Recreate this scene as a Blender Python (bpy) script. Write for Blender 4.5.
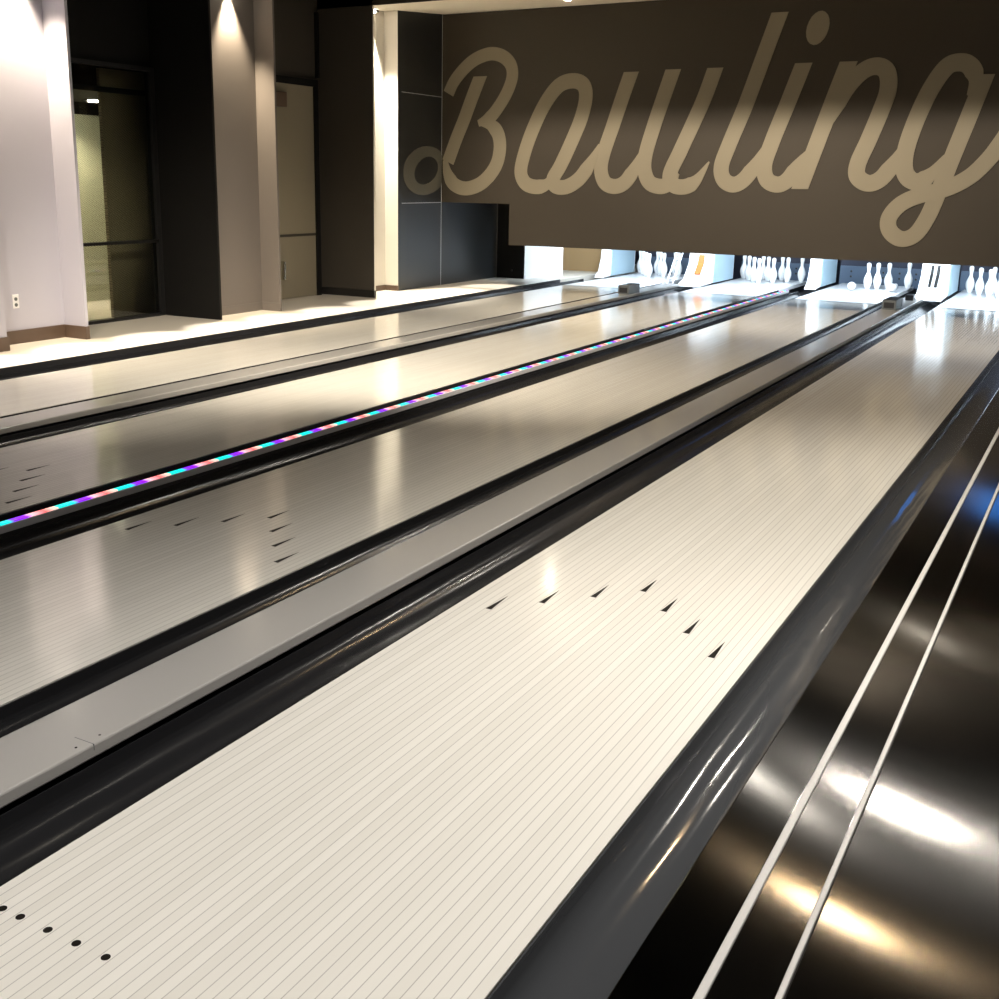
import bpy, bmesh, math, random
from mathutils import Vector, Matrix
random.seed(4)
for o in list(bpy.data.objects): bpy.data.objects.remove(o)
scene = bpy.context.scene
COL = scene.collection
# ------------------------------------------------------------------ camera
# x = across the lanes (0 at the left edge of the nearest lane), y = towards the pins (0 = foul line), z = up
yaw, pitch, roll = 0.51, 0.2397, 0.014
F = Vector((-math.sin(yaw)*math.cos(pitch), math.cos(yaw)*math.cos(pitch), -math.sin(pitch)))
Rr = Vector((math.cos(yaw), math.sin(yaw), 0)); Uu = Rr.cross(F)
R2 = Rr*math.cos(roll) + Uu*math.sin(roll); U2 = -Rr*math.sin(roll) + Uu*math.cos(roll)
cam = bpy.data.cameras.new('camera'); co = bpy.data.objects.new('camera', cam); COL.objects.link(co)
M = Matrix((R2, U2, -F)).transposed().to_4x4(); M.translation = Vector((1.8987, 1.0218, 1.474)); co.matrix_world = M
cam.sensor_fit = 'HORIZONTAL'; cam.sensor_width = 36; cam.lens = 36*1129.37/999
cam.shift_x = 27.1/999; cam.shift_y = -43.4/999
cam.clip_start = 0.02
scene.camera = co
# ------------------------------------------------------------------ world, exposure
w = bpy.data.worlds.new('World'); scene.world = w; w.use_nodes = True
w.node_tree.nodes['Background'].inputs[0].default_value = (1.0, 0.95, 0.9, 1)
w.node_tree.nodes['Background'].inputs[1].default_value = 0.006
scene.view_settings.view_transform = 'Standard'; scene.view_settings.look = 'None'
scene.view_settings.gamma = 1; scene.view_settings.exposure = 0.0; scene.view_settings.use_curve_mapping = False

WARM = (1.0, 0.84, 0.62); NEUT = (1.0, 0.93, 0.83); COOL = (0.75, 0.88, 1.0)
def aim(o, d): o.rotation_euler = Vector(d).to_track_quat('-Z', 'Y').to_euler()
def spot(name, loc, target, power, colour=NEUT, angle=100, blend=.6, radius=.05):
    l = bpy.data.lights.new(name, 'SPOT'); l.energy = power; l.color = colour; l.spot_size = math.radians(angle)
    l.spot_blend = blend; l.shadow_soft_size = radius
    o = bpy.data.objects.new(name, l); COL.objects.link(o); o.location = loc
    aim(o, Vector(target)-Vector(loc)); return o
def area(name, loc, target, sx, sy, power, colour=NEUT, spread=180):
    l = bpy.data.lights.new(name, 'AREA'); l.shape = 'RECTANGLE'; l.size = sx; l.size_y = sy; l.energy = power; l.color = colour
    l.spread = math.radians(spread)
    o = bpy.data.objects.new(name, l); COL.objects.link(o); o.location = loc
    aim(o, Vector(target)-Vector(loc)); return o
CEIL = 4.4
# ceiling downlights: (x, y, z, power, colour)
DOWN = [(0.8, 11.2, CEIL, 85, NEUT, 168, .25), (-.68, 11.2, CEIL, 60, NEUT, 168, .25), (3.4, 11.2, CEIL, 300, NEUT, 160, .3),
        (0.6, 9.3, CEIL, 110, (1, .70, .38), 135, .7),
        (1.6, 5.9, CEIL, 850, NEUT, 80, .8), (-2.6, 5.9, CEIL, 70, NEUT, 80, .8),
        (1.3, 2.9, CEIL, 850, (1, .96, .92), 85, .8), (-2.2, 2.0, CEIL, 70, NEUT, 80, .8),
        (2.2, -1.5, CEIL, 200, NEUT, 100, .8)]
SOFFIT_LAMP = (-3.92, 13.5)
ADDED_SPOTS = [((-1.5, 5.4, CEIL-.12), (-4.2, 9.0, 0), 2300, 58), ((-.4, 5.4, CEIL-.12), (-2.5, 9.4, 0), 1900, 50),  # unseen spots added to brighten the lanes and wash the mural
         ((-3.5, 11.38, CEIL-.12), (-3.1, 14.7, .7), 1000, 88), ((-.2, 11.38, CEIL-.12), (.2, 14.7, .7), 640, 92),
         ((-1.2, 5.4, CEIL-.12), (-3.4, 12.0, 0), 1500, 30), ((1.0, 5.2, CEIL-.12), (-.7, 12.8, 0), 900, 22), ((-2.0, 3.0, CEIL-.12), (-4.5, 7.4, 0), 1100, 44)]
# narrow downlights over the wall niches
NICHE = [((-6.17, 7.75, 3.35), (-6.19, 7.8, 0), 550, WARM, 70), ((-6.25, 10.45, 3.35), (-6.27, 10.5, 0), 600, WARM, 64),
         ((-6.42, 13.25, 3.475), (-6.40, 13.3, 0), 1500, (1, .93, .78), 56)]
# row of narrow spots washing the pale side floor along the wall
for i in range(12):
    spot('floor_wash', (-5.5, 5.0+.9*i, 3.4), (-5.55, 5.0+.9*i, 0), 950, NEUT, 18, .5, .04)
# pin deck lights behind the mural, one over each deck
for x in (-4.57, -2.82, -1.24, 0.53, 2.3):
    area('pin_light', (x, 16.6, 1.5), (x, 18.1, 0.1), 1.1, .15, 90, COOL)
# ------------------------------------------------------------------ materials
def mat(name, col, rough=.5, metal=0, spec=.5, coat=0, aniso=0, tangent=None, emit=None, es=0, coatr=.05):
    m = bpy.data.materials.new(name); m.use_nodes = True; b = m.node_tree.nodes['Principled BSDF']
    b.inputs['Base Color'].default_value = (*col, 1); b.inputs['Roughness'].default_value = rough
    b.inputs['Metallic'].default_value = metal; b.inputs['Specular IOR Level'].default_value = spec
    b.inputs['Coat Weight'].default_value = coat; b.inputs['Coat Roughness'].default_value = coatr
    if aniso:
        b.inputs['Anisotropic'].default_value = aniso
        c = m.node_tree.nodes.new('ShaderNodeCombineXYZ')
        for i in range(3): c.inputs[i].default_value = tangent[i]
        m.node_tree.links.new(c.outputs[0], b.inputs['Tangent'])
    if emit: b.inputs['Emission Color'].default_value = (*emit, 1); b.inputs['Emission Strength'].default_value = es
    return m
def N(m, t, **kw):
    n = m.node_tree.nodes.new(t)
    for k, v in kw.items(): setattr(n, k, v)
    return n
def math_node(m, op, a, b=None, c=None):
    n = N(m, 'ShaderNodeMath', operation=op)
    for i, v in enumerate((a, b, c)):
        if v is None: continue
        if isinstance(v, (int, float)): n.inputs[i].default_value = v
        else: m.node_tree.links.new(v, n.inputs[i])
    return n.outputs[0]
def coords(m):
    tc = N(m, 'ShaderNodeTexCoord'); s = N(m, 'ShaderNodeSeparateXYZ'); m.node_tree.links.new(tc.outputs['Object'], s.inputs[0])
    return tc.outputs['Object'], s.outputs
def mixcol(m, fac, a, b):
    n = N(m, 'ShaderNodeMix', data_type='RGBA')
    L = m.node_tree.links
    if isinstance(fac, (int, float)): n.inputs[0].default_value = fac
    else: L.new(fac, n.inputs[0])
    for i, v in ((6, a), (7, b)):
        if isinstance(v, tuple): n.inputs[i].default_value = (*v, 1)
        else: L.new(v, n.inputs[i])
    return n.outputs[2]
def noise(m, vec, scale, detail=2):
    n = N(m, 'ShaderNodeTexNoise'); n.inputs['Scale'].default_value = scale; n.inputs['Detail'].default_value = detail
    m.node_tree.links.new(vec, n.inputs['Vector']); return n.outputs['Fac']
W = 1.0541; BD = W/39
def lane_material():
    m = mat('lane_laminate', (.7, .67, .6), .16, spec=.5, coat=.25, coatr=.08)
    b = m.node_tree.nodes['Principled BSDF']; v, s = coords(m)
    fr = math_node(m, 'FRACT', math_node(m, 'DIVIDE', s[0], BD))
    d = math_node(m, 'ABSOLUTE', math_node(m, 'SUBTRACT', fr, .5))          # 0.5 at the joint
    line = math_node(m, 'GREATER_THAN', d, .458)
    idx = math_node(m, 'FLOOR', math_node(m, 'DIVIDE', s[0], BD))
    wn = N(m, 'ShaderNodeTexWhiteNoise', noise_dimensions='1D'); m.node_tree.links.new(idx, wn.inputs['W'])
    base = mixcol(m, wn.outputs['Value'], (.70, .67, .605), (.76, .73, .665))
    mp = N(m, 'ShaderNodeMapping'); mp.inputs['Scale'].default_value = (18, .7, 1); m.node_tree.links.new(v, mp.inputs['Vector'])
    base = mixcol(m, math_node(m, 'MULTIPLY', noise(m, mp.outputs[0], 2.2, 4), .35), base, (.62, .60, .53))
    # joints between the boards, and a cross seam between two lane panels
    col = mixcol(m, math_node(m, 'MULTIPLY', line, .5), base, (.16, .155, .14))
    m.node_tree.links.new(col, b.inputs['Base Color'])
    r = math_node(m, 'MULTIPLY_ADD', noise(m, mp.outputs[0], 3, 3), .08, .10)
    m.node_tree.links.new(r, b.inputs['Roughness'])
    return m
MAT = {}
MAT['lane'] = lane_material()
MAT['deck'] = mat('pin_deck', (.86, .87, .88), .2)
MAT['ink'] = mat('marker_black', (.010, .008, .006), .6, spec=.1)
MAT['gutter'] = mat('gutter_black', (.012, .012, .013), .2, spec=.5)
MAT['gutter_grey'] = mat('gutter_grey', (.045, .047, .05), .10, spec=.7)
MAT['cap'] = mat('capping_grey', (.40, .385, .36), .28, spec=.55, coat=.8, coatr=.14)
MAT['cap_edge'] = mat('capping_edge', (.42, .42, .40), .3)
MAT['black'] = mat('black_plastic', (.02, .02, .022), .4)
MAT['divider'] = mat('divider_grey', (.55, .55, .57), .35)
MAT['box_grey'] = mat('sensor_grey', (.12, .13, .13), .45)
MAT['white_plastic'] = mat('white_plastic', (.82, .83, .84), .35)
MAT['pin'] = mat('pin_white', (.88, .88, .87), .18, coat=.5)
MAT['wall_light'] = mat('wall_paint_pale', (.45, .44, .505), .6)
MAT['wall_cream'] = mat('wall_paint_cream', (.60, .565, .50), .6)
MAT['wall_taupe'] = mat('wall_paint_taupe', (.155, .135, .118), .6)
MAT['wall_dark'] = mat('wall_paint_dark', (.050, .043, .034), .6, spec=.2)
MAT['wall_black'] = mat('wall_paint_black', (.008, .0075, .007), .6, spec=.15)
MAT['baseboard'] = mat('baseboard_brown', (.10, .065, .045), .4)
MAT['baseboard_black'] = mat('baseboard_black', (.012, .011, .010), .4)
MAT['floor'] = mat('floor_tile', (.62, .57, .49), .35)
MAT['pit'] = mat('pit_floor', (.02, .02, .022), .7)
MAT['ceiling'] = mat('ceiling_black', (.012, .012, .012), .8)
MAT['room'] = mat('room_dark', (.05, .045, .04), .7)
MAT['soffit'] = mat('soffit_paint', (.74, .67, .55), .6)
MAT['panel_gloss'] = mat('panel_black_gloss', (.022, .023, .023), .32, spec=.45)
MAT['mural'] = mat('mural_brown', (.040, .032, .0225), .7, spec=.3)
MAT['letter'] = mat('lettering_champagne', (.205, .175, .122), .65, spec=.3)
MAT['letter_shaded'] = mat('lettering_shaded', (.10, .094, .074), .35)  # same lettering, shade of the side wall put into a darker colour
MAT['navy'] = mat('curtain_navy', (.008, .012, .03), .6)
MAT['cushion'] = mat('cushion_blue_grey', (.055, .085, .13), .5)
MAT['tan'] = mat('pit_board_tan', (.36, .23, .105), .6)
MAT['orange'] = mat('orange_panel', (.50, .11, .008), .6)
MAT['steel_frame'] = mat('metal_dark', (.03, .03, .03), .35, metal=.6)
MAT['chrome'] = mat('chrome', (.7, .68, .62), .2, metal=1)
MAT['lens'] = mat('lamp_lens', (1, 1, 1), .4, emit=(1, .9, .75), es=60)
MAT['lens_bright'] = mat('lamp_lens_bright', (1, 1, 1), .4, emit=(1, .88, .68), es=170)
MAT['side_blue'] = mat('side_panel_blue', (.34, .46, .53), .5)
MAT['lens_soft'] = mat('lamp_lens_soft', (1, 1, 1), .4, emit=(1, .9, .72), es=60)
MAT['door'] = mat('door_taupe', (.21, .18, .125), .5)
MAT['outlet'] = mat('outlet_white', (.75, .75, .75), .4)
MAT['added_glow_blue'] = mat('added_glow_blue', (.01, .02, .05), .2, emit=(.05, .3, 1.0), es=1.6)  # glow of the added, unseen screen
def steel(name, base, rough, an=1.0):
    m = mat(name, base, rough, metal=1, aniso=an, tangent=(1, 0, 0)); b = m.node_tree.nodes['Principled BSDF']; v, s = coords(m)
    mp = N(m, 'ShaderNodeMapping'); mp.inputs['Scale'].default_value = (420, 1.2, 1); m.node_tree.links.new(v, mp.inputs['Vector'])
    n = noise(m, mp.outputs[0], 1.0, 3)
    m.node_tree.links.new(math_node(m, 'MULTIPLY_ADD', n, .04, rough-.02), b.inputs['Roughness'])
    bp = N(m, 'ShaderNodeBump'); bp.inputs['Strength'].default_value = .02; bp.inputs['Distance'].default_value = .0003
    m.node_tree.links.new(n, bp.inputs['Height']); m.node_tree.links.new(bp.outputs[0], b.inputs['Normal'])
    return m
MAT['steel'] = steel('brushed_steel', (.23, .225, .22), .135)
MAT['steel_dark'] = steel('brushed_steel_dark', (.06, .059, .057), .155)
MAT['bead'] = mat('steel_bead', (.55, .53, .50), .5, metal=.2)
def led_material():
    m = mat('led_strip', (.02, .02, .02), .4); b = m.node_tree.nodes['Principled BSDF']; v, s = coords(m)
    t = math_node(m, 'FRACT', math_node(m, 'DIVIDE', math_node(m, 'SUBTRACT', s[1], 4.292-.345*20), .345))
    r = N(m, 'ShaderNodeValToRGB'); r.color_ramp.interpolation = 'LINEAR'
    els = [(0.0, (.0, .75, .60)), (.26, (.0, .80, .72)), (.33, (.22, .02, 1)), (.52, (.30, .0, .95)), (.60, (1, .55, .60)), (.80, (1, .13, .13)), (.93, (.95, .60, .50))]
    cr = r.color_ramp
    cr.elements[0].position = els[0][0]; cr.elements[0].color = (*els[0][1], 1)
    cr.elements[1].position = els[-1][0]; cr.elements[1].color = (*els[-1][1], 1)
    for p, c in els[1:-1]:
        e = cr.elements.new(p); e.color = (*c, 1)
    m.node_tree.links.new(t, r.inputs[0]); m.node_tree.links.new(r.outputs[0], b.inputs['Emission Color'])
    b.inputs['Emission Strength'].default_value = 1.5
    return m
MAT['led'] = led_material()
def wavy(name, strength=.25):
    m = MAT[name]; b = m.node_tree.nodes['Principled BSDF']; v, s = coords(m)
    mp = N(m, 'ShaderNodeMapping'); mp.inputs['Scale'].default_value = (5, 1.1, 5); m.node_tree.links.new(v, mp.inputs['Vector'])
    bp = N(m, 'ShaderNodeBump'); bp.inputs['Strength'].default_value = strength; bp.inputs['Distance'].default_value = .02
    m.node_tree.links.new(noise(m, mp.outputs[0], 1.3, 2), bp.inputs['Height']); m.node_tree.links.new(bp.outputs[0], b.inputs['Normal'])
wavy('gutter'); wavy('gutter_grey'); wavy('cap', .06)
def hatch(name, a, bcol):
    m = mat(name, a, .6); b = m.node_tree.nodes['Principled BSDF']; v, s = coords(m)
    u = math_node(m, 'FRACT', math_node(m, 'MULTIPLY', math_node(m, 'MULTIPLY_ADD', s[1], .55, s[2]), 42))
    q = math_node(m, 'FRACT', math_node(m, 'MULTIPLY', math_node(m, 'MULTIPLY_ADD', s[1], -1.4, s[2]), 30))
    k = math_node(m, 'MULTIPLY', math_node(m, 'GREATER_THAN', u, .45), math_node(m, 'GREATER_THAN', q, .3))
    m.node_tree.links.new(mixcol(m, k, a, bcol), b.inputs['Base Color']); return m
MAT['mesh_light'] = hatch('woven_panel_pale', (.60, .62, .48), (.30, .31, .22))
MAT['mesh_dark'] = hatch('woven_panel_dark', (.34, .28, .18), (.16, .135, .09))
def glass_material():
    m = bpy.data.materials.new('window_glass'); m.use_nodes = True; nt = m.node_tree
    for n in list(nt.nodes): nt.nodes.remove(n)
    out = nt.nodes.new('ShaderNodeOutputMaterial'); mx = nt.nodes.new('ShaderNodeMixShader')
    t = nt.nodes.new('ShaderNodeBsdfTransparent'); g = nt.nodes.new('ShaderNodeBsdfGlossy'); fr = nt.nodes.new('ShaderNodeFresnel')
    t.inputs[0].default_value = (.8, .82, .78, 1); g.inputs['Roughness'].default_value = .03; fr.inputs[0].default_value = 1.4
    nt.links.new(fr.outputs[0], mx.inputs[0]); nt.links.new(t.outputs[0], mx.inputs[1]); nt.links.new(g.outputs[0], mx.inputs[2])
    nt.links.new(mx.outputs[0], out.inputs[0]); return m
MAT['glass'] = glass_material()
# ------------------------------------------------------------------ helpers
def obj(name, bm, mats, parent=None, smooth=False, label=None):
    me = bpy.data.meshes.new(name); bmesh.ops.recalc_face_normals(bm, faces=bm.faces) ; bm.to_mesh(me); bm.free()
    for m in (mats if isinstance(mats, (list, tuple)) else [mats]): me.materials.append(MAT[m] if isinstance(m, str) else m)
    if smooth:
        for p in me.polygons: p.use_smooth = True
    o = bpy.data.objects.new(name, me); COL.objects.link(o)
    if parent: o.parent = parent
    if label: o['label'] = label
    return o
def tag(o, label, cat, group=None):
    o['label'] = label; o['category'] = cat
    if group: o['group'] = group
    return o
def struct(name, bm, mats, smooth=False, parent=None):
    o = obj(name, bm, mats, parent, smooth)
    if not parent: o['kind'] = 'structure'
    return o
def empty(name, loc=(0, 0, 0)):
    o = bpy.data.objects.new(name, None); COL.objects.link(o); o.location = loc; o.empty_display_size = .1; return o
def box(bm, x0, x1, y0, y1, z0, z1, bevel=0, mi=0):
    vs = [bm.verts.new((x, y, z)) for x in (x0, x1) for y in (y0, y1) for z in (z0, z1)]
    fs = [bm.faces.new([vs[i] for i in f]) for f in ((0, 1, 3, 2), (4, 6, 7, 5), (0, 4, 5, 1), (2, 3, 7, 6), (0, 2, 6, 4), (1, 5, 7, 3))]
    for f in fs: f.material_index = mi
    if bevel:
        es = {e for f in fs for e in f.edges}
        bmesh.ops.bevel(bm, geom=list(es), offset=bevel, segments=2, affect='EDGES', profile=.5)
    return bm
def B(*a, **k): return box(bmesh.new(), *a, **k)
def prism(bm, pts, axis, a, b, mi=0):
    """closed polygon pts in the two other axes, extruded along axis from a to b"""
    def P(q, t): return {'y': (q[0], t, q[1]), 'x': (t, q[0], q[1]), 'z': (q[0], q[1], t)}[axis]
    v0 = [bm.verts.new(P(q, a)) for q in pts]; v1 = [bm.verts.new(P(q, b)) for q in pts]; n = len(pts)
    fs = [bm.faces.new(v0), bm.faces.new(v1[::-1])]
    for i in range(n): fs.append(bm.faces.new((v0[i], v0[(i+1) % n], v1[(i+1) % n], v1[i])))
    for f in fs: f.material_index = mi
    return bm
def cyl(bm, c, r, h, axis='z', seg=20, r2=None, mi=0):
    r2 = r if r2 is None else r2
    a, b = [], []
    for i in range(seg):
        t = 2*math.pi*i/seg; u, v = math.cos(t), math.sin(t)
        for L, rr, hh in ((a, r, 0), (b, r2, h)):
            q = {'z': (u*rr, v*rr, hh), 'y': (u*rr, hh, v*rr), 'x': (hh, u*rr, v*rr)}[axis]
            L.append(bm.verts.new(Vector(c)+Vector(q)))
    fs = [bm.faces.new(a), bm.faces.new(b[::-1])]+[bm.faces.new((a[i], a[(i+1) % seg], b[(i+1) % seg], b[i])) for i in range(seg)]
    for f in fs: f.material_index = mi
    return bm
def lathe(bm, prof, seg=24):
    rings = []
    for r, z in prof:
        rings.append([bm.verts.new((r*math.cos(2*math.pi*i/seg), r*math.sin(2*math.pi*i/seg), z)) for i in range(seg)] if r > 1e-5 else [bm.verts.new((0, 0, z))])
    for a, b in zip(rings, rings[1:]):
        for i in range(seg):
            j = (i+1) % seg
            if len(a) == 1: bm.faces.new((a[0], b[j], b[i]))
            elif len(b) == 1: bm.faces.new((a[i], a[j], b[0]))
            else: bm.faces.new((a[i], a[j], b[j], b[i]))
    return bm
LETTERS={'B': [[(-6.197, 2.597), (-6.12, 2.738), (-5.999, 2.871), (-5.842, 2.992), (-5.677, 3.06), (-5.52, 3.079), (-5.365, 3.031), (-5.26, 2.929), (-5.236, 2.793), (-5.283, 2.645), (-5.376, 2.485), (-5.513, 2.319), (-5.617, 2.249), (-5.732, 2.207)], [(-5.677, 2.219), (-5.54, 2.185), (-5.433, 2.074), (-5.399, 1.903), (-5.44, 1.698), (-5.558, 1.529), (-5.724, 1.409), (-5.926, 1.362), (-6.099, 1.417), (-6.196, 1.554), (-6.245, 1.734)], [(-5.712, 2.804), (-5.835, 2.532), (-5.954, 2.253), (-6.075, 1.996), (-6.197, 1.707)]], 'o': [[(-4.633, 1.496), (-4.723, 1.422), (-4.863, 1.399), (-5.005, 1.442), (-5.079, 1.573), (-5.047, 1.777), (-4.93, 2.099), (-4.756, 2.435), (-4.568, 2.654), (-4.374, 2.71), (-4.226, 2.656), (-4.185, 2.501), (-4.241, 2.25), (-4.376, 1.937), (-4.515, 1.658), (-4.61, 1.496), (-4.561, 1.408), (-4.402, 1.41), (-4.225, 1.52), (-4.069, 1.74), (-3.977, 1.936)]], 'w': [[(-3.588, 2.793), (-3.699, 2.472), (-3.811, 2.129), (-3.915, 1.819), (-3.941, 1.622), (-3.877, 1.465), (-3.735, 1.42), (-3.595, 1.484), (-3.468, 1.684), (-3.336, 1.972)], [(-3.049, 2.805), (-3.174, 2.423), (-3.279, 2.086), (-3.349, 1.819), (-3.355, 1.627), (-3.279, 1.473), (-3.118, 1.429), (-2.997, 1.496), (-2.92, 1.592)], [(-2.527, 2.805), (-2.645, 2.454), (-2.784, 2.124), (-2.908, 1.844), (-3.022, 1.572), (-2.961, 1.446), (-2.808, 1.433), (-2.671, 1.518), (-2.532, 1.727)]], 'l': [[(-1.805, 3.384), (-1.951, 2.934), (-2.135, 2.371), (-2.297, 1.937), (-2.378, 1.678), (-2.339, 1.522), (-2.214, 1.463), (-2.083, 1.532), (-1.955, 1.724), (-1.841, 1.971)]], 'i': [[(-1.492, 2.823), (-1.648, 2.362), (-1.784, 1.971), (-1.858, 1.699), (-1.818, 1.528), (-1.689, 1.471), (-1.57, 1.53), (-1.449, 1.719), (-1.369, 1.863)]], 'n': [[(-0.993, 2.822), (-1.1, 2.49), (-1.239, 2.039), (-1.424, 1.424)], [(-1.278, 1.863), (-1.146, 2.214), (-0.997, 2.522), (-0.84, 2.705), (-0.691, 2.761), (-0.573, 2.697), (-0.542, 2.511), (-0.601, 2.275), (-0.703, 1.966), (-0.791, 1.722), (-0.785, 1.575), (-0.659, 1.499), (-0.519, 1.56), (-0.391, 1.759), (-0.31, 1.965)]], 'g': [[(0.296, 2.425), (0.342, 2.587), (0.286, 2.718), (0.179, 2.771), (0.04, 2.727), (-0.099, 2.5), (-0.21, 2.201), (-0.286, 1.896), (-0.291, 1.673), (-0.225, 1.553), (-0.115, 1.527), (0.008, 1.624), (0.12, 1.811)], [(0.439, 2.642), (0.319, 2.211), (0.191, 1.761), (0.101, 1.437), (0.008, 1.141), (-0.106, 0.945), (-0.248, 0.894), (-0.377, 0.982), (-0.398, 1.123), (-0.292, 1.274), (-0.099, 1.375), (0.159, 1.448), (0.389, 1.577), (0.546, 1.746), (0.653, 1.911), (0.76, 2.12), (0.95, 2.55), (1.1, 3.0)]]}
DOT=[(-1.329, 3.374), (-1.294, 3.359), (-1.265, 3.329), (-1.246, 3.285), (-1.239, 3.233), (-1.244, 3.176), (-1.261, 3.122), (-1.288, 3.074), (-1.323, 3.037), (-1.362, 3.016), (-1.402, 3.013), (-1.438, 3.027), (-1.467, 3.058), (-1.486, 3.102), (-1.493, 3.155), (-1.488, 3.212), (-1.47, 3.267), (-1.443, 3.315), (-1.408, 3.35), (-1.369, 3.371)]
RING_IN=[(14.595, 1.593), (14.605, 1.634), (14.599, 1.673), (14.578, 1.708), (14.543, 1.736), (14.496, 1.757), (14.438, 1.769), (14.375, 1.772), (14.308, 1.766), (14.24, 1.751), (14.176, 1.728), (14.119, 1.698), (14.07, 1.664), (14.033, 1.625), (14.01, 1.585), (14.0, 1.545), (14.005, 1.507), (14.024, 1.473), (14.058, 1.445), (14.103, 1.424), (14.158, 1.411), (14.221, 1.406), (14.287, 1.411), (14.355, 1.425), (14.421, 1.447), (14.48, 1.477), (14.531, 1.512), (14.57, 1.552)]
RING_OUT=[(14.698, 1.594), (14.697, 1.667), (14.696, 1.735), (14.695, 1.796), (14.664, 1.847), (14.56, 1.882), (14.444, 1.902), (14.32, 1.906), (14.195, 1.894), (14.076, 1.868), (13.968, 1.827), (13.876, 1.776), (13.803, 1.716), (13.754, 1.65), (13.731, 1.581), (13.733, 1.513), (13.762, 1.448), (13.816, 1.389), (13.894, 1.34), (13.99, 1.302), (14.102, 1.278), (14.224, 1.27), (14.351, 1.277), (14.475, 1.301), (14.59, 1.339), (14.69, 1.391), (14.7, 1.453), (14.699, 1.522)]
# ------------------------------------------------------------------ setting
XW = -6.05                                  # front plane of the left wall
L4, L3, L2, L1 = 0.0, -1.766, -3.34, -5.105   # left edge of each lane, nearest first
GW = .235
struct('floor', B(-5.6, 6, -7, 21, -.3, -.14), 'pit')
struct('floor', B(-9.5, -5.345, 3, 20.5, -.3, .04), 'floor')
struct('floor', B(-9.5, 6, -7, -.02, -.13, 0), 'floor')
struct('ceiling', B(-9.5, 6, -7, 21, CEIL, CEIL+.1), 'ceiling')
struct('wall_right', B(5.9, 6, -7, 21, -.14, CEIL), 'room')
struct('wall_front', B(-9.5, 6, -7.1, -7, -.14, CEIL), 'room')
struct('wall_back', B(-9.5, 6, 20.4, 20.5, -.14, CEIL), 'navy')
# left wall: plan outline with pilasters, niches and recesses
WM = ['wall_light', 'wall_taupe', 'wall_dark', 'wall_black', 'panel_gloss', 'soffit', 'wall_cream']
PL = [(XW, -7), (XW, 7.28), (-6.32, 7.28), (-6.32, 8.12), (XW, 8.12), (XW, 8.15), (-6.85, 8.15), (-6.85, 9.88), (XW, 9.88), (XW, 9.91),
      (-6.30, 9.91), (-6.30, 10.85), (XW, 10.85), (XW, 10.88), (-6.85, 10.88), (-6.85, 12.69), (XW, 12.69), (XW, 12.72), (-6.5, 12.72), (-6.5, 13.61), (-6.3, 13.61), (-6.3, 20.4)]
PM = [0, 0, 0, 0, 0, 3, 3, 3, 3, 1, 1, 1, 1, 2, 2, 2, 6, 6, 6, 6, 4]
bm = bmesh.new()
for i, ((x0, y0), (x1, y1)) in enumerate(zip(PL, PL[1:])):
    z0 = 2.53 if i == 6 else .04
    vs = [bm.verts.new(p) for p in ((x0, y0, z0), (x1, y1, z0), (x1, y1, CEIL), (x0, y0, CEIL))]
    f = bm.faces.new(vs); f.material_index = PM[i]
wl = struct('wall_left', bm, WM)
# seams of the glossy side panels
bm = bmesh.new()
box(bm, -6.3, -6.297, 14.694, 14.70, .04, 3.6); box(bm, -6.3, -6.297, 13.7, 14.7, 1.165, 1.172); box(bm, -6.3, -6.297, 13.7, 14.7, 2.55, 2.557)
struct('trim_1', bm, 'divider')
# baseboards
def baseboard(name, segs, m, h=.115):
    bm = bmesh.new()
    for (x0, x1, y0, y1) in segs: box(bm, x0, x1, y0, y1, .04, .04+h)
    struct(name, bm, m)
baseboard('baseboard_left', [(XW, XW+.012, -6.9, 7.28), (XW-.27, XW+.012, 7.28, 7.292), (-6.32, -6.308, 7.292, 8.108), (-6.32, XW+.012, 8.108, 8.12), (XW, XW+.012, 8.12, 8.15)], 'baseboard')
baseboard('baseboard_left', [(-6.30, -6.288, 9.92, 10.838), (-6.30, XW+.008, 10.838, 10.85)], 'wall_taupe', .09)
baseboard('baseboard_left', [(-6.85, XW+.008, 12.678, 12.69), (XW, XW+.008, 12.69, 12.72)], 'baseboard_black', .09)
baseboard('baseboard_left', [(-6.5, -6.488, 12.74, 13.598), (-6.5, -6.29, 13.598, 13.61)], 'baseboard', .07)
# bulkhead and soffit in front of the mural (underside rises slightly)
bm = bmesh.new(); prism(bm, [(12.69, 3.44), (14.9, 3.62), (14.9, CEIL-.01), (12.69, CEIL-.01)], 'x', XW-.9, 5.88)
for f in bm.faces:
    c = f.calc_center_median(); f.material_index = 1 if abs(c.y-12.69) < .02 else 0
struct('trim_2', bm, ['soffit', 'wall_dark'])
# back room behind the glazing
bm = bmesh.new()
box(bm, -8.5, -8.44, 7.6, 13, .04, 2.13); struct('wall_back', bm, 'mesh_light')
bm = bmesh.new(); box(bm, -9.2, -8.52, 7, 14, .04, CEIL-.02); box(bm, -9.2, -6.98, 7.3, 7.4, .04, 2.6); box(bm, -9.2, -6.98, 11.9, 12.0, .04, 2.6); struct('wall_back', bm, 'wall_black')
struct('ceiling', B(-8.52, -7.02, 7.4, 11.9, 2.27, 2.32), 'ceiling')
struct('wall_side', B(-7.12, -7.08, 9.42, 11.9, .04, 2.5), 'mesh_dark')
win = struct('window_1', B(-6.88, -6.80, 8.15, 8.21, .04, 2.53), 'steel_frame')
bm = bmesh.new(); box(bm, -6.88, -6.80, 9.82, 9.88, .04, 2.53); box(bm, -6.88, -6.80, 8.21, 9.82, 2.49, 2.53); box(bm, -6.88, -6.80, 8.21, 9.82, .04, .07)
obj('window_frame', bm, 'steel_frame', win)
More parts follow.
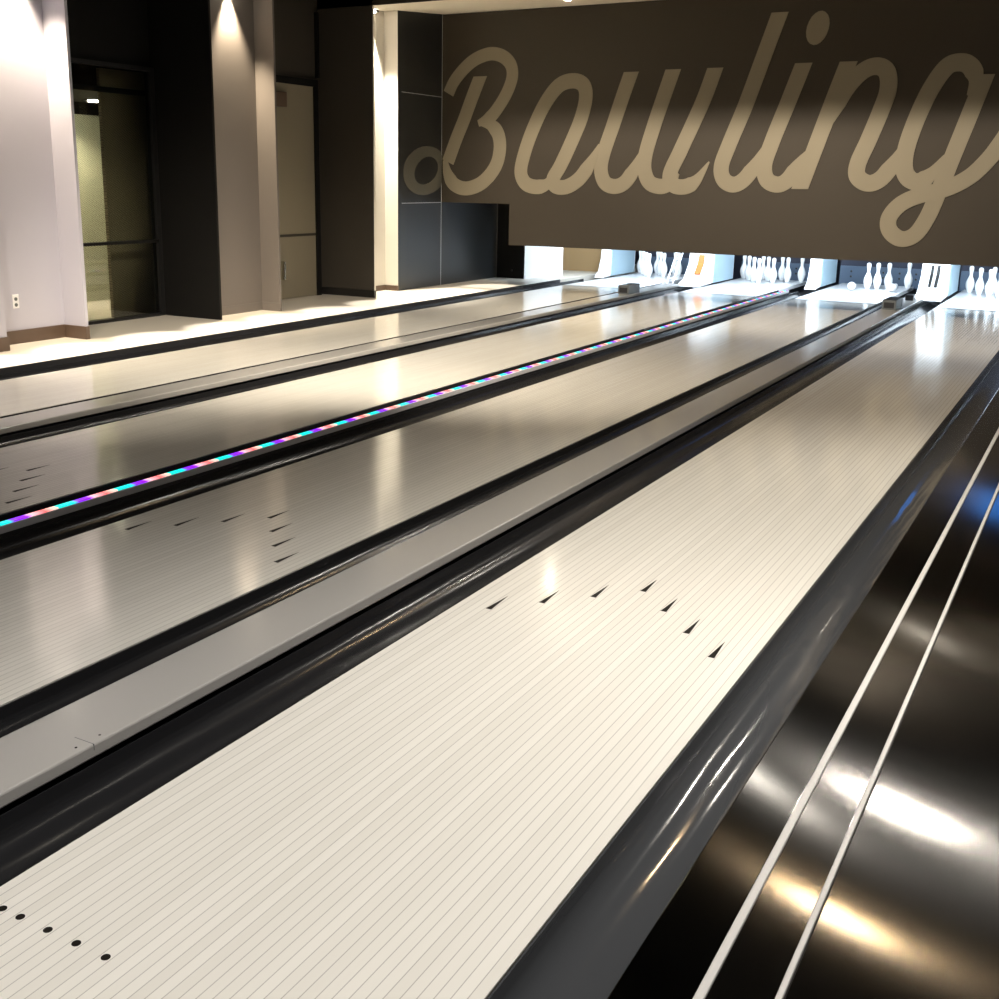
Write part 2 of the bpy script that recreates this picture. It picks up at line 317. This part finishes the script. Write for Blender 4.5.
obj('window_bar', B(-6.87, -6.79, 8.21, 9.82, .80, .83), 'wall_black', win)
obj('glass_pane', B(-6.845, -6.835, 8.21, 9.82, .07, 2.49), 'glass', win)
# door in the second recess
dr = struct('door_1', B(-6.85, -6.81, 11.4, 12.52, .045, 2.54), 'door')
bm = bmesh.new(); box(bm, -6.85, -6.79, 12.52, 12.60, .04, 2.62); box(bm, -6.85, -6.79, 11.31, 12.52, 2.54, 2.62); box(bm, -6.85, -6.79, 11.31, 11.40, .04, 2.54)
obj('door_frame', bm, 'wall_black', dr)
obj('door_rail', B(-6.81, -6.802, 11.41, 12.51, .78, .81), 'wall_dark', dr)
obj('door_handle', B(-6.81, -6.75, 11.82, 11.85, .28, .50, bevel=.008), 'chrome', dr)
obj('door_closer', B(-6.81, -6.75, 11.65, 11.95, 2.27, 2.44, bevel=.01), 'baseboard', dr)
struct('trim_3', B(-6.85, -6.81, 12.62, 12.66, 2.65, 3.4), 'wall_black')
# ------------------------------------------------------------------ lanes
ARX = [5*(k+1)-.5 for k in range(7)]
def make_lane(x0, label, y0=.0, dots=True):
    t = empty('bowling_lane', (x0, 0, 0)); tag(t, label, 'bowling lane')
    obj('lane_bed', B(0, W, y0, 16.17, -.05, 0, bevel=.002), 'lane', t)
    obj('pin_deck', B(0, W, 16.27, 19.25, -.05, 0, bevel=.002), 'deck', t)
    obj('deck_joint', B(0, W, 16.17, 16.27, -.05, -.001), 'steel_frame', t)
    for k in range(7):
        x = ARX[k]*BD; y = 4.784-abs(k-3)*.151
        obj('arrow', prism(bmesh.new(), [(x-.011, y), (x+.011, y), (x, y+.15)], 'z', -.002, .0006), 'ink', t)
    if dots:
        for b in (3, 5, 8, 11, 14, 26, 29, 32, 35, 37):
            obj('dot', cyl(bmesh.new(), ((b-.5)*BD, 2.335, -.002), .0095, .0026), 'ink', t)
    return t
lane4 = make_lane(L4, 'widest nearest bowling lane in front, with black dots and seven arrows across it')
lane3 = make_lane(L3, 'second nearest bowling lane, between the coloured light strip and the pale grey capping')
lane2 = make_lane(L2, 'bowling lane just left of the coloured light strip, far end holding a full rack')
lane1 = make_lane(L1, 'farthest narrow looking bowling lane, running beside the pale side floor')
# gutters
def gutter_bm(w=GW, y0=0., y1=19.2, depth=.085):
    """concave channel with rolled lips and real wall thickness, open at the top, origin at its left edge"""
    pts = []
    n = 16
    up = [(0, 0), (.004, 0)]
    for i in range(n+1):
        a = math.pi*i/n
        up.append((w/2-(w/2-.006)*math.cos(a), -.006-(depth-.006)*math.sin(a)**.8))
    up += [(w-.004, 0), (w, 0)]
    low = [(q[0], -depth-.02) for q in (up[-1], up[0])]
    bm = bmesh.new(); prof = up+low
    ys = [y0, y1]
    rows = [[bm.verts.new((x, y, z)) for x, z in prof] for y in ys]
    m = len(prof)
    for i in range(m): bm.faces.new((rows[0][i], rows[0][(i+1) % m], rows[1][(i+1) % m], rows[1][i]))
    bm.faces.new(rows[0][::-1]); bm.faces.new(rows[1])
    return bm
def gutter(x, label, m='gutter', y1=17.45):
    o = obj('gutter', gutter_bm(y1=y1), m, None, smooth=True); o.location = (x, 0, -.004)
    md = o.modifiers.new('es', 'EDGE_SPLIT'); md.split_angle = math.radians(50)
    tag(o, label, 'gutter'); return o
E4 = .002
gutter(L4-GW-E4, 'glossy black gutter along the left edge of the nearest lane')
gutter(L4+W+E4, 'dark grey gutter between the nearest lane and the brushed steel cover', 'gutter_grey')
gutter(L3+W+E4, 'black gutter right of the second nearest lane, against the wide grey capping')
gutter(L3-GW-E4, 'broad black gutter directly below the coloured light strip')
gutter(L2+W+E4, 'thin black gutter on the far side of the coloured light strip')
gutter(L2-GW-E4, 'black gutter between the far grey-brown capping and the lane left of the light strip')
gutter(L1+W+E4, 'hidden sliver of black gutter right of the farthest lane')
gutter(L1-GW-E4, 'black gutter between the pale side floor and the farthest lane')
# cappings
def capping(x0, x1, label, y1=16.9, screws=()):
    bm = bmesh.new(); box(bm, x0, x1, 0, y1, .008, .048, bevel=.006)
    o = obj('capping', bm, 'cap'); tag(o, label, 'capping')
    for s in screws: obj('screw', cyl(bmesh.new(), (s[0], s[1], .0478), .0035, .0012, seg=12), 'ink', o, label='dark screw head')
    if screws: obj('joint', B(x1-.07, x1+.0004, screws[0][1]+.036, screws[0][1]+.038, .03, .0484), 'box_grey', o)
    obj('capping_support', B(x0+.03, x1-.03, 0, y1, -.12, .008), 'black', o)
    return o
capping(-.474, -.238, 'wide pale grey ball return capping between the two nearest lanes', screws=[(-.262, 2.826), (-.262, 2.905)])
capping(L2-GW-.233, L2-GW-.004, 'grey-brown ball return capping between the two farthest lanes')
# divider with light strip
o = obj('lane_divider', B(-2.05, -2.006, 0, 16.95, .012, .046, bevel=.003), 'divider')
tag(o, 'slim grey divider rail carrying a strip of cyan, violet and red lights', 'divider')
obj('light_strip', B(-2.044, -2.012, 0, 16.9, .0462, .052), 'led', o, label='strip of glowing cyan, violet and red lights')
obj('divider_base', B(-2.046, -2.01, 0, 16.95, -.12, .012), 'black', o)
# side kerb
o = obj('floor_kerb', B(-5.36, -5.344, 3, 16.6, -.12, .041), 'black'); tag(o, 'thin dark kerb edging the pale side floor beside the farthest gutter', 'kerb')
# brushed steel cover at the right
st = empty('steel_cover', (1.292, 0, 0)); tag(st, 'brushed steel cover with two bright trim strips along the right side', 'steel cover')
obj('panel', B(.0, .132, -.5, 14.2, .03, .098, bevel=.004), 'steel_dark', st, label='dark brushed panel beside the gutter')
obj('panel', B(.148, .255, -.5, 14.2, .03, .098, bevel=.002), 'steel', st, label='narrow brushed panel between the trim strips')
obj('panel', B(.266, 1.30, -.5, 14.2, .03, .098, bevel=.004), 'steel', st, label='wide brushed panel at the right')
obj('trim_strip', B(.131, .149, -.5, 14.2, .06, .1035, bevel=.003), 'bead', st, label='bright pale trim strip')
obj('trim_strip', B(.2545, .2665, -.5, 14.2, .06, .1025, bevel=.0025), 'bead', st, label='thinner pale trim strip')
obj('steel_base', B(.01, 1.29, -.5, 14.2, -.138, .03), 'black', st)
# ------------------------------------------------------------------ mural
YM = 14.7
mu = empty('mural_panel', (0, YM, 0)); tag(mu, 'big dark brown masking wall with champagne script lettering hung above the pins', 'mural')
bm = bmesh.new()
prism(bm, [(-6.297, 1.172), (-5.24, 1.172), (-5.24, .632), (5.85, .632), (5.85, 3.6), (-6.297, 3.6)], 'y', 0, .06)
obj('board', bm, 'mural', mu)
def catmull(pts, n=8):
    P = [Vector(p) for p in pts]; P = [2*P[0]-P[1]]+P+[2*P[-1]-P[-2]]; out = []
    for i in range(1, len(P)-2):
        for k in range(n):
            t = k/n; a, b, c, d = P[i-1:i+3]
            out.append(.5*((2*b)+(-a+c)*t+(2*a-5*b+4*c-d)*t*t+(-a+3*b-3*c+d)*t**3))
    out.append(P[-2]); return out
def stroke(bm, pts, wd, yf, flat_start=False, flat_end=False, taper=0, start_taper=0):
    C = catmull(pts) if len(pts) > 2 else [Vector(pts[0]).lerp(Vector(pts[1]), i/8) for i in range(9)]
    n = len(C); rows = []
    for i, c in enumerate(C):
        t = (C[min(i+1, n-1)]-C[max(i-1, 0)]).normalized(); nr = Vector((-t.y, t.x))
        off = nr*wd/2
        for fl, j in ((flat_start, i), (flat_end, n-1-i)):
            if fl and j < 4:
                k = 1-j/4; h = Vector((wd/2/max(.3, abs(t.y)), 0)); h = h if nr.x > 0 else -h
                off = off.lerp(h, k)
        if taper and i > n-1-12: off = off*(1-(1-taper)*((i-(n-13))/12))
        if start_taper and i < 12: off = off*(start_taper+(1-start_taper)*i/12)
        rows.append((c+off, c-off))
    va = [[bm.verts.new((q.x, yf-.00002*i, q.y)) for q in r] for i, r in enumerate(rows)]; vb = [[bm.verts.new((q.x, 0.0, q.y)) for q in r] for r in rows]
    for i in range(n-1):
        bm.faces.new((va[i][0], va[i][1], va[i+1][1], va[i+1][0]))
        for s in (0, 1): bm.faces.new((va[i][s], va[i+1][s], vb[i+1][s], vb[i][s]))
    for i in (0, n-1): bm.faces.new((va[i][0], va[i][1], vb[i][1], vb[i][0]))
TAPER = {('B', 0): (0, .5), ('B', 1): (.5, .35), ('o', 0): (.55, .1), ('w', 0): (0, .1), ('w', 1): (0, .3), ('w', 2): (0, .1), ('l', 0): (0, .1), ('i', 0): (0, .1), ('n', 1): (.1, .1), ('g', 0): (.25, .1)}
FLAT = {('B', 2): (1, 0), ('w', 0): (1, 0), ('w', 1): (1, 0), ('w', 2): (1, 0), ('l', 0): (1, 0), ('i', 0): (1, 0), ('n', 0): (1, 1), ('g', 1): (1, 0)}
WID = {'B': .185, 'o': .185, 'w': .185, 'l': .185, 'i': .185, 'n': .185, 'g': .185}
k = 0
for ch in 'Bowling'[:6]:
    bm = bmesh.new()
    for s, pts in enumerate(LETTERS[ch]):
        fs, fe = FLAT.get((ch, s), (0, 0)); k += 1
        stroke(bm, pts, WID[ch]*(.9 if (ch, s) in (('B', 0), ('g', 1)) else 1), -.004-.0004*k, fs, fe, taper=TAPER.get((ch, s), (0, 0))[1], start_taper=TAPER.get((ch, s), (0, 0))[0])
    if ch == 'i': prism(bm, DOT, 'y', 0, -.006)
    obj('letter', bm, 'letter', mu)
bm = bmesh.new()
for s, pts in enumerate(LETTERS['g']):
    k += 1; stroke(bm, pts, .185*(.95 if s else 1), -.004-.0004*k, 1 if s else 0, 0, *TAPER.get(('g', s), (0, 0))[::-1])
obj('letter', bm, 'letter', mu)
# loop of the B on the glossy side wall
bm = bmesh.new(); n = len(RING_IN)
vi = [bm.verts.new((-6.296, y, z)) for y, z in RING_IN]; vo = [bm.verts.new((-6.296, y, z)) for y, z in RING_OUT]
wi = [bm.verts.new((-6.2995, y, z)) for y, z in RING_IN]; wo = [bm.verts.new((-6.2995, y, z)) for y, z in RING_OUT]
for i in range(n):
    j = (i+1) % n
    bm.faces.new((vi[i], vi[j], vo[j], vo[i])); bm.faces.new((vo[i], vo[j], wo[j], wo[i])); bm.faces.new((vi[i], vi[j], wi[j], wi[i]))
o = obj('letter_loop', bm, 'letter_shaded'); tag(o, 'round loop that starts the lettering, painted on the glossy side wall', 'lettering')
# ------------------------------------------------------------------ pit area
PINP = [(.0258, 0), (.0315, .006), (.0359, .019), (.0496, .0572), (.0573, .0857), (.0605, .1143), (.058, .149), (.047, .184), (.0314, .219), (.025, .238), (.0228, .254), (.02375, .276), (.0266, .2985), (.0306, .3207), (.0323, .343), (.030, .362), (.022, .375), (.010, .3805), (0, .381)]
pin0 = obj('bowling_pin', lathe(bmesh.new(), [(0, 0)]+PINP, 24), 'pin', None, smooth=True)
first = [True]
def pin(x, y, label, group=None, lie=None):
    if first[0]: o = pin0; first[0] = False
    else: o = pin0.copy(); COL.objects.link(o)
    for kk in ('group',):
        if kk in o: del o[kk]
    o.location = (x, y, .0005); o.rotation_euler = (0, 0, random.random()*6)
    if lie is not None: o.rotation_euler = (math.radians(-90+3), 0, lie); o.location = (x, y, .0575)
    tag(o, label, 'bowling pin', group)
RACK = [(0, 0), (-.1524, .264), (.1524, .264), (-.3048, .528), (0, .528), (.3048, .528), (-.4572, .792), (-.1524, .792), (.1524, .792), (.4572, .792)]
POSN = ['white head pin at the front', 'white left pin of the second row', 'white right pin of the second row', 'white left pin of the third row', 'white middle pin of the third row', 'white right pin of the third row',
        'white leftmost pin of the back row', 'white inner left pin of the back row', 'white inner right pin of the back row', 'white rightmost pin of the back row']
for lx, yh, nm in ((L1, 18.29, 'rack on the farthest lane'), (L2, 18.29, 'rack left of the light strip'), (L4+.05, 17.95, 'rack on the nearest lane')):
    for (dx, dy), ps in zip(RACK, POSN):
        if lx > 0 and dx > .1: continue
        pin(lx+W/2+dx, yh+dy, '%s, %s' % (ps, nm), 'pins of the '+nm)
for (x, y), lb in zip([(-1.228, 18.393), (-1.111, 18.484), (-.974, 18.589), (-.739, 18.87)],
                      ['leftmost of the standing row on the second nearest lane', 'second from left of the standing row on the second nearest lane', 'third from left of the standing row on the second nearest lane', 'standing alone at the right end of the second nearest lane']):
    pin(x, y, 'white pin, '+lb, 'standing pins on the second nearest lane')
pin(-1.36, 17.9, 'fallen white pin lying left of the standing pins on the second nearest lane', 'fallen pins', lie=.15)
pin(-.83, 18.0, 'fallen white pin lying left of the pin standing alone on the second nearest lane', 'fallen pins', lie=.0)
# kickback covers: box plus sloping slotted front
def pillar(xr, label, w=.32, slots='dark', yf=17.6, run=1.0):
    """origin at the right face, front at y=17.6"""
    t = empty('kickback_cover', (xr, yf, 0)); tag(t, label, 'kickback cover')
    obj('housing', B(-w, 0, 0, 1.05, .03, .9, bevel=.012), 'white_plastic', t)
    bm = bmesh.new(); prism(bm, [(-.02, .62), (-.02, .03), (-.62*run, .012), (-.30*run, .10), (-.10*run, .30)], 'x', -w-.03, -.0)
    obj('sloping_front', bm, 'white_plastic', t)
    if slots:
        for q, (a, b) in enumerate(((-w+.09, -w+.125), (-w+.165, -w+.205))):
            if slots == 'orange' and q == 0: continue
            bm = bmesh.new(); prism(bm, [(-.025, .50), (-.106, .302), (-.255, .16), (-.262, .17), (-.115, .32), (-.04, .50)], 'x', a-(.05 if slots == 'orange' else 0), b)
            obj('slot', bm, 'orange' if slots == 'orange' else 'steel_frame', t, label='orange slot' if slots == 'orange' else 'dark slot')
    obj('side_trim', B(0, .008, .02, 1.0, .03, .75), 'side_blue', t, label='pale blue side panel')
    return t
pillar(L4-.03, 'white slotted cover between the pins of the two nearest lanes')
pillar(L3-.04, 'plain white cover left of the pins on the second nearest lane', slots=None, w=.13, run=.5, yf=17.95)
pillar(L2+.03, 'white cover with an orange slot, left of the full rack beside the light strip', slots='orange')
pillar(L1+.05, 'white cover with pale blue side panel left of the farthest pins', slots=None, w=.12, yf=17.85, run=.5)
for xx, lb in ((L2-.52, 'thin white guide rails beside the orange slotted cover'), ):
    t = empty('guide_rail', (xx, 17.1, 0)); tag(t, lb, 'rail')
    for q in range(2):
        bm = bmesh.new(); prism(bm, [(0, .02), (.025, .02), (.55, .62), (.525, .62)], 'x', q*.09, q*.09+.018); obj('rail', bm, 'white_plastic', t)
    for j in range(4): obj('rung', B(.018, .09, .07+.12*j, .085+.12*j, .095+.137*j, .11+.137*j), 'white_plastic', t)
# pit backs
for x, lb in ((L1, 'farthest lane'), (L2, 'lane left of the light strip'), (L3, 'second nearest lane'), (L4, 'nearest lane')):
    t = empty('pit_cushion', (x, 19.5, 0)); tag(t, 'blue-grey cushion board behind the pins of the '+lb, 'cushion board')
    obj('board', B(-.1, W+.15, 0, .08, -.05, .25, bevel=.01), 'cushion', t)
    obj('upper_curtain', B(-.1, W+.15, .03, .1, .25, 1.2), 'navy', t)
    for j in range(5): 
        for zz in (.09, .17): obj('bolt', cyl(bmesh.new(), (.08+.24*j, -.012, zz), .016, .02, 'y', 12), 'steel_frame', t)
for x in (L1+W, L2+W, L3+W):
    pass
t = obj('pit_side_board', B(-6.28, -5.28, 18.3, 18.36, .042, 1.4), 'tan'); tag(t, 'tan board seen under the mural, left of the farthest pins', 'board')
t = obj('access_panel', B(-6.28, -5.83, 16.32, 16.36, .042, 1.5), 'wall_black'); tag(t, 'plain black upright panel under the notch of the mural', 'panel')
obj('knob', cyl(bmesh.new(), (-6.02, 16.30, .16), .014, .02, 'y', 12), 'steel_frame', t)
bm = bmesh.new(); prism(bm, [(-5.815, 16.33), (-5.585, 17.19), (-5.60, 17.2), (-5.83, 16.34)], 'z', .042, .66)
t = obj('white_board', bm, 'white_plastic'); tag(t, 'bright white upright board beside the black panel at lane end', 'board')
# sensor boxes on the cappings
def sensor(x0, x1, y0, y1, z1, label):
    t = empty('sensor_box', (x0, y0, .0485)); tag(t, label, 'sensor box')
    obj('housing', B(0, x1-x0, 0, y1-y0, 0, z1-.0485, bevel=.008), 'box_grey', t)
    obj('front_lens', B(.02, x1-x0-.02, -.004, .002, .02, z1-.0485-.03), 'black', t)
sensor(-.452, -.296, 15.13, 15.6, .165, 'dark grey sensor box on the wide pale capping near the pins')
sensor(-3.74, -3.59, 14.95, 15.35, .165, 'dark grey sensor box on the far grey-brown capping')
t = obj('cable_block', B(-.40, -.30, 16.45, 16.6, .0485, .12, bevel=.01), 'black'); tag(t, 'small black block on the capping behind the sensor box', 'block')
# outlet
t = obj('wall_outlet', B(-6.32, -6.312, 7.575, 7.64, .345, .465, bevel=.003), 'outlet'); tag(t, 'white power outlet low on the pale left wall', 'outlet')
for zz in (.375, .425): obj('socket', cyl(bmesh.new(), (-6.313, 7.607, zz), .016, .004, 'x', 12), 'box_grey', t)
# unseen glowing screen, added to give the steel cover its blue streak
t = empty('added_monitor', (1.12, 14.55, 2.2)); tag(t, 'added small screen glowing blue, out of view, for the blue streak on the steel', 'added_monitor')
obj('casing', B(-.26, .26, 0, .05, -.17, .17, bevel=.01), 'black', t); obj('screen', B(-.24, .24, -.004, .001, -.15, .15), 'added_glow_blue', t); obj('bracket', B(-.1, .1, .05, .145, -.1, .1), 'black', t)
# lamps
def lamp(x, y, z, power, colour, target=None, angle=120, r=.06, label='round ceiling downlight high above the lanes', group='ceiling downlights', lens='lens', blend=.8):
    t = empty('downlight', (x, y, z)); tag(t, label, 'downlight', group)
    obj('trim_ring', lathe(bmesh.new(), [(r, -.012), (r+.03, -.012), (r+.03, 0), (r, 0), (r, -.012)], 24), 'steel_frame', t, smooth=False)
    obj('lens', cyl(bmesh.new(), (0, 0, -.026), r*.8, .02, r2=r*.98), lens, t)
    if power: spot('downlight_beam', (x, y, z-.04), target or (x, y, 0), power, colour, angle, blend, r)
for x, y, z, p, c, an, bl in DOWN: lamp(x, y, z, p, c, angle=an, blend=bl)
lamp(SOFFIT_LAMP[0], SOFFIT_LAMP[1], 3.44+.0815*(SOFFIT_LAMP[1]-12.69), 12, WARM, label='small warm downlight in the soffit over the lettering', group=None, r=.04, lens='lens_bright')
lamp(.62, 13.5, 3.44+.0815*.81, 10, WARM, label='small warm downlight in the soffit above the end of the nearest lane', group=None, r=.04)
for loc, tg, p, an in ADDED_SPOTS:
    t = empty('added_spotlight', loc); tag(t, 'added tilted spotlight, out of view, brightening the lanes and mural', 'spotlight', 'added spotlights')
    d = (Vector(tg)-Vector(loc)).normalized()
    h = obj('spot_head', cyl(bmesh.new(), (0, 0, -.07), .05, .15), 'steel_frame', t); h.rotation_euler = d.to_track_quat('-Z', 'Y').to_euler()
    obj('spot_stem', cyl(bmesh.new(), (0, 0, 0), .012, .118), 'steel_frame', t)
    spot('added_beam', tuple(Vector(loc)+d*.10), tg, p, (1, .89, .74), an, 1.0 if tg[1] < 14 else .7, .12)
for i, (loc, tg, p, c, an) in enumerate(NICHE):
    lamp(*loc, p, c, tg, an, r=.04, label=['warm downlight over the pale niche at far left', 'warm downlight over the taupe niche', 'warm downlight over the brightest niche beside the mural'][i], group=None)
lamp(-8.0, 10.2, 2.27, 160, WARM, r=.09, label='glowing round lamp seen through the glazing at left', group=None, lens='lens_soft')
lamp(-8.0, 9.2, 2.27, 160, WARM, r=.07, label='second lamp half hidden by the left pilaster, behind glazing', group=None, lens='lens_soft')
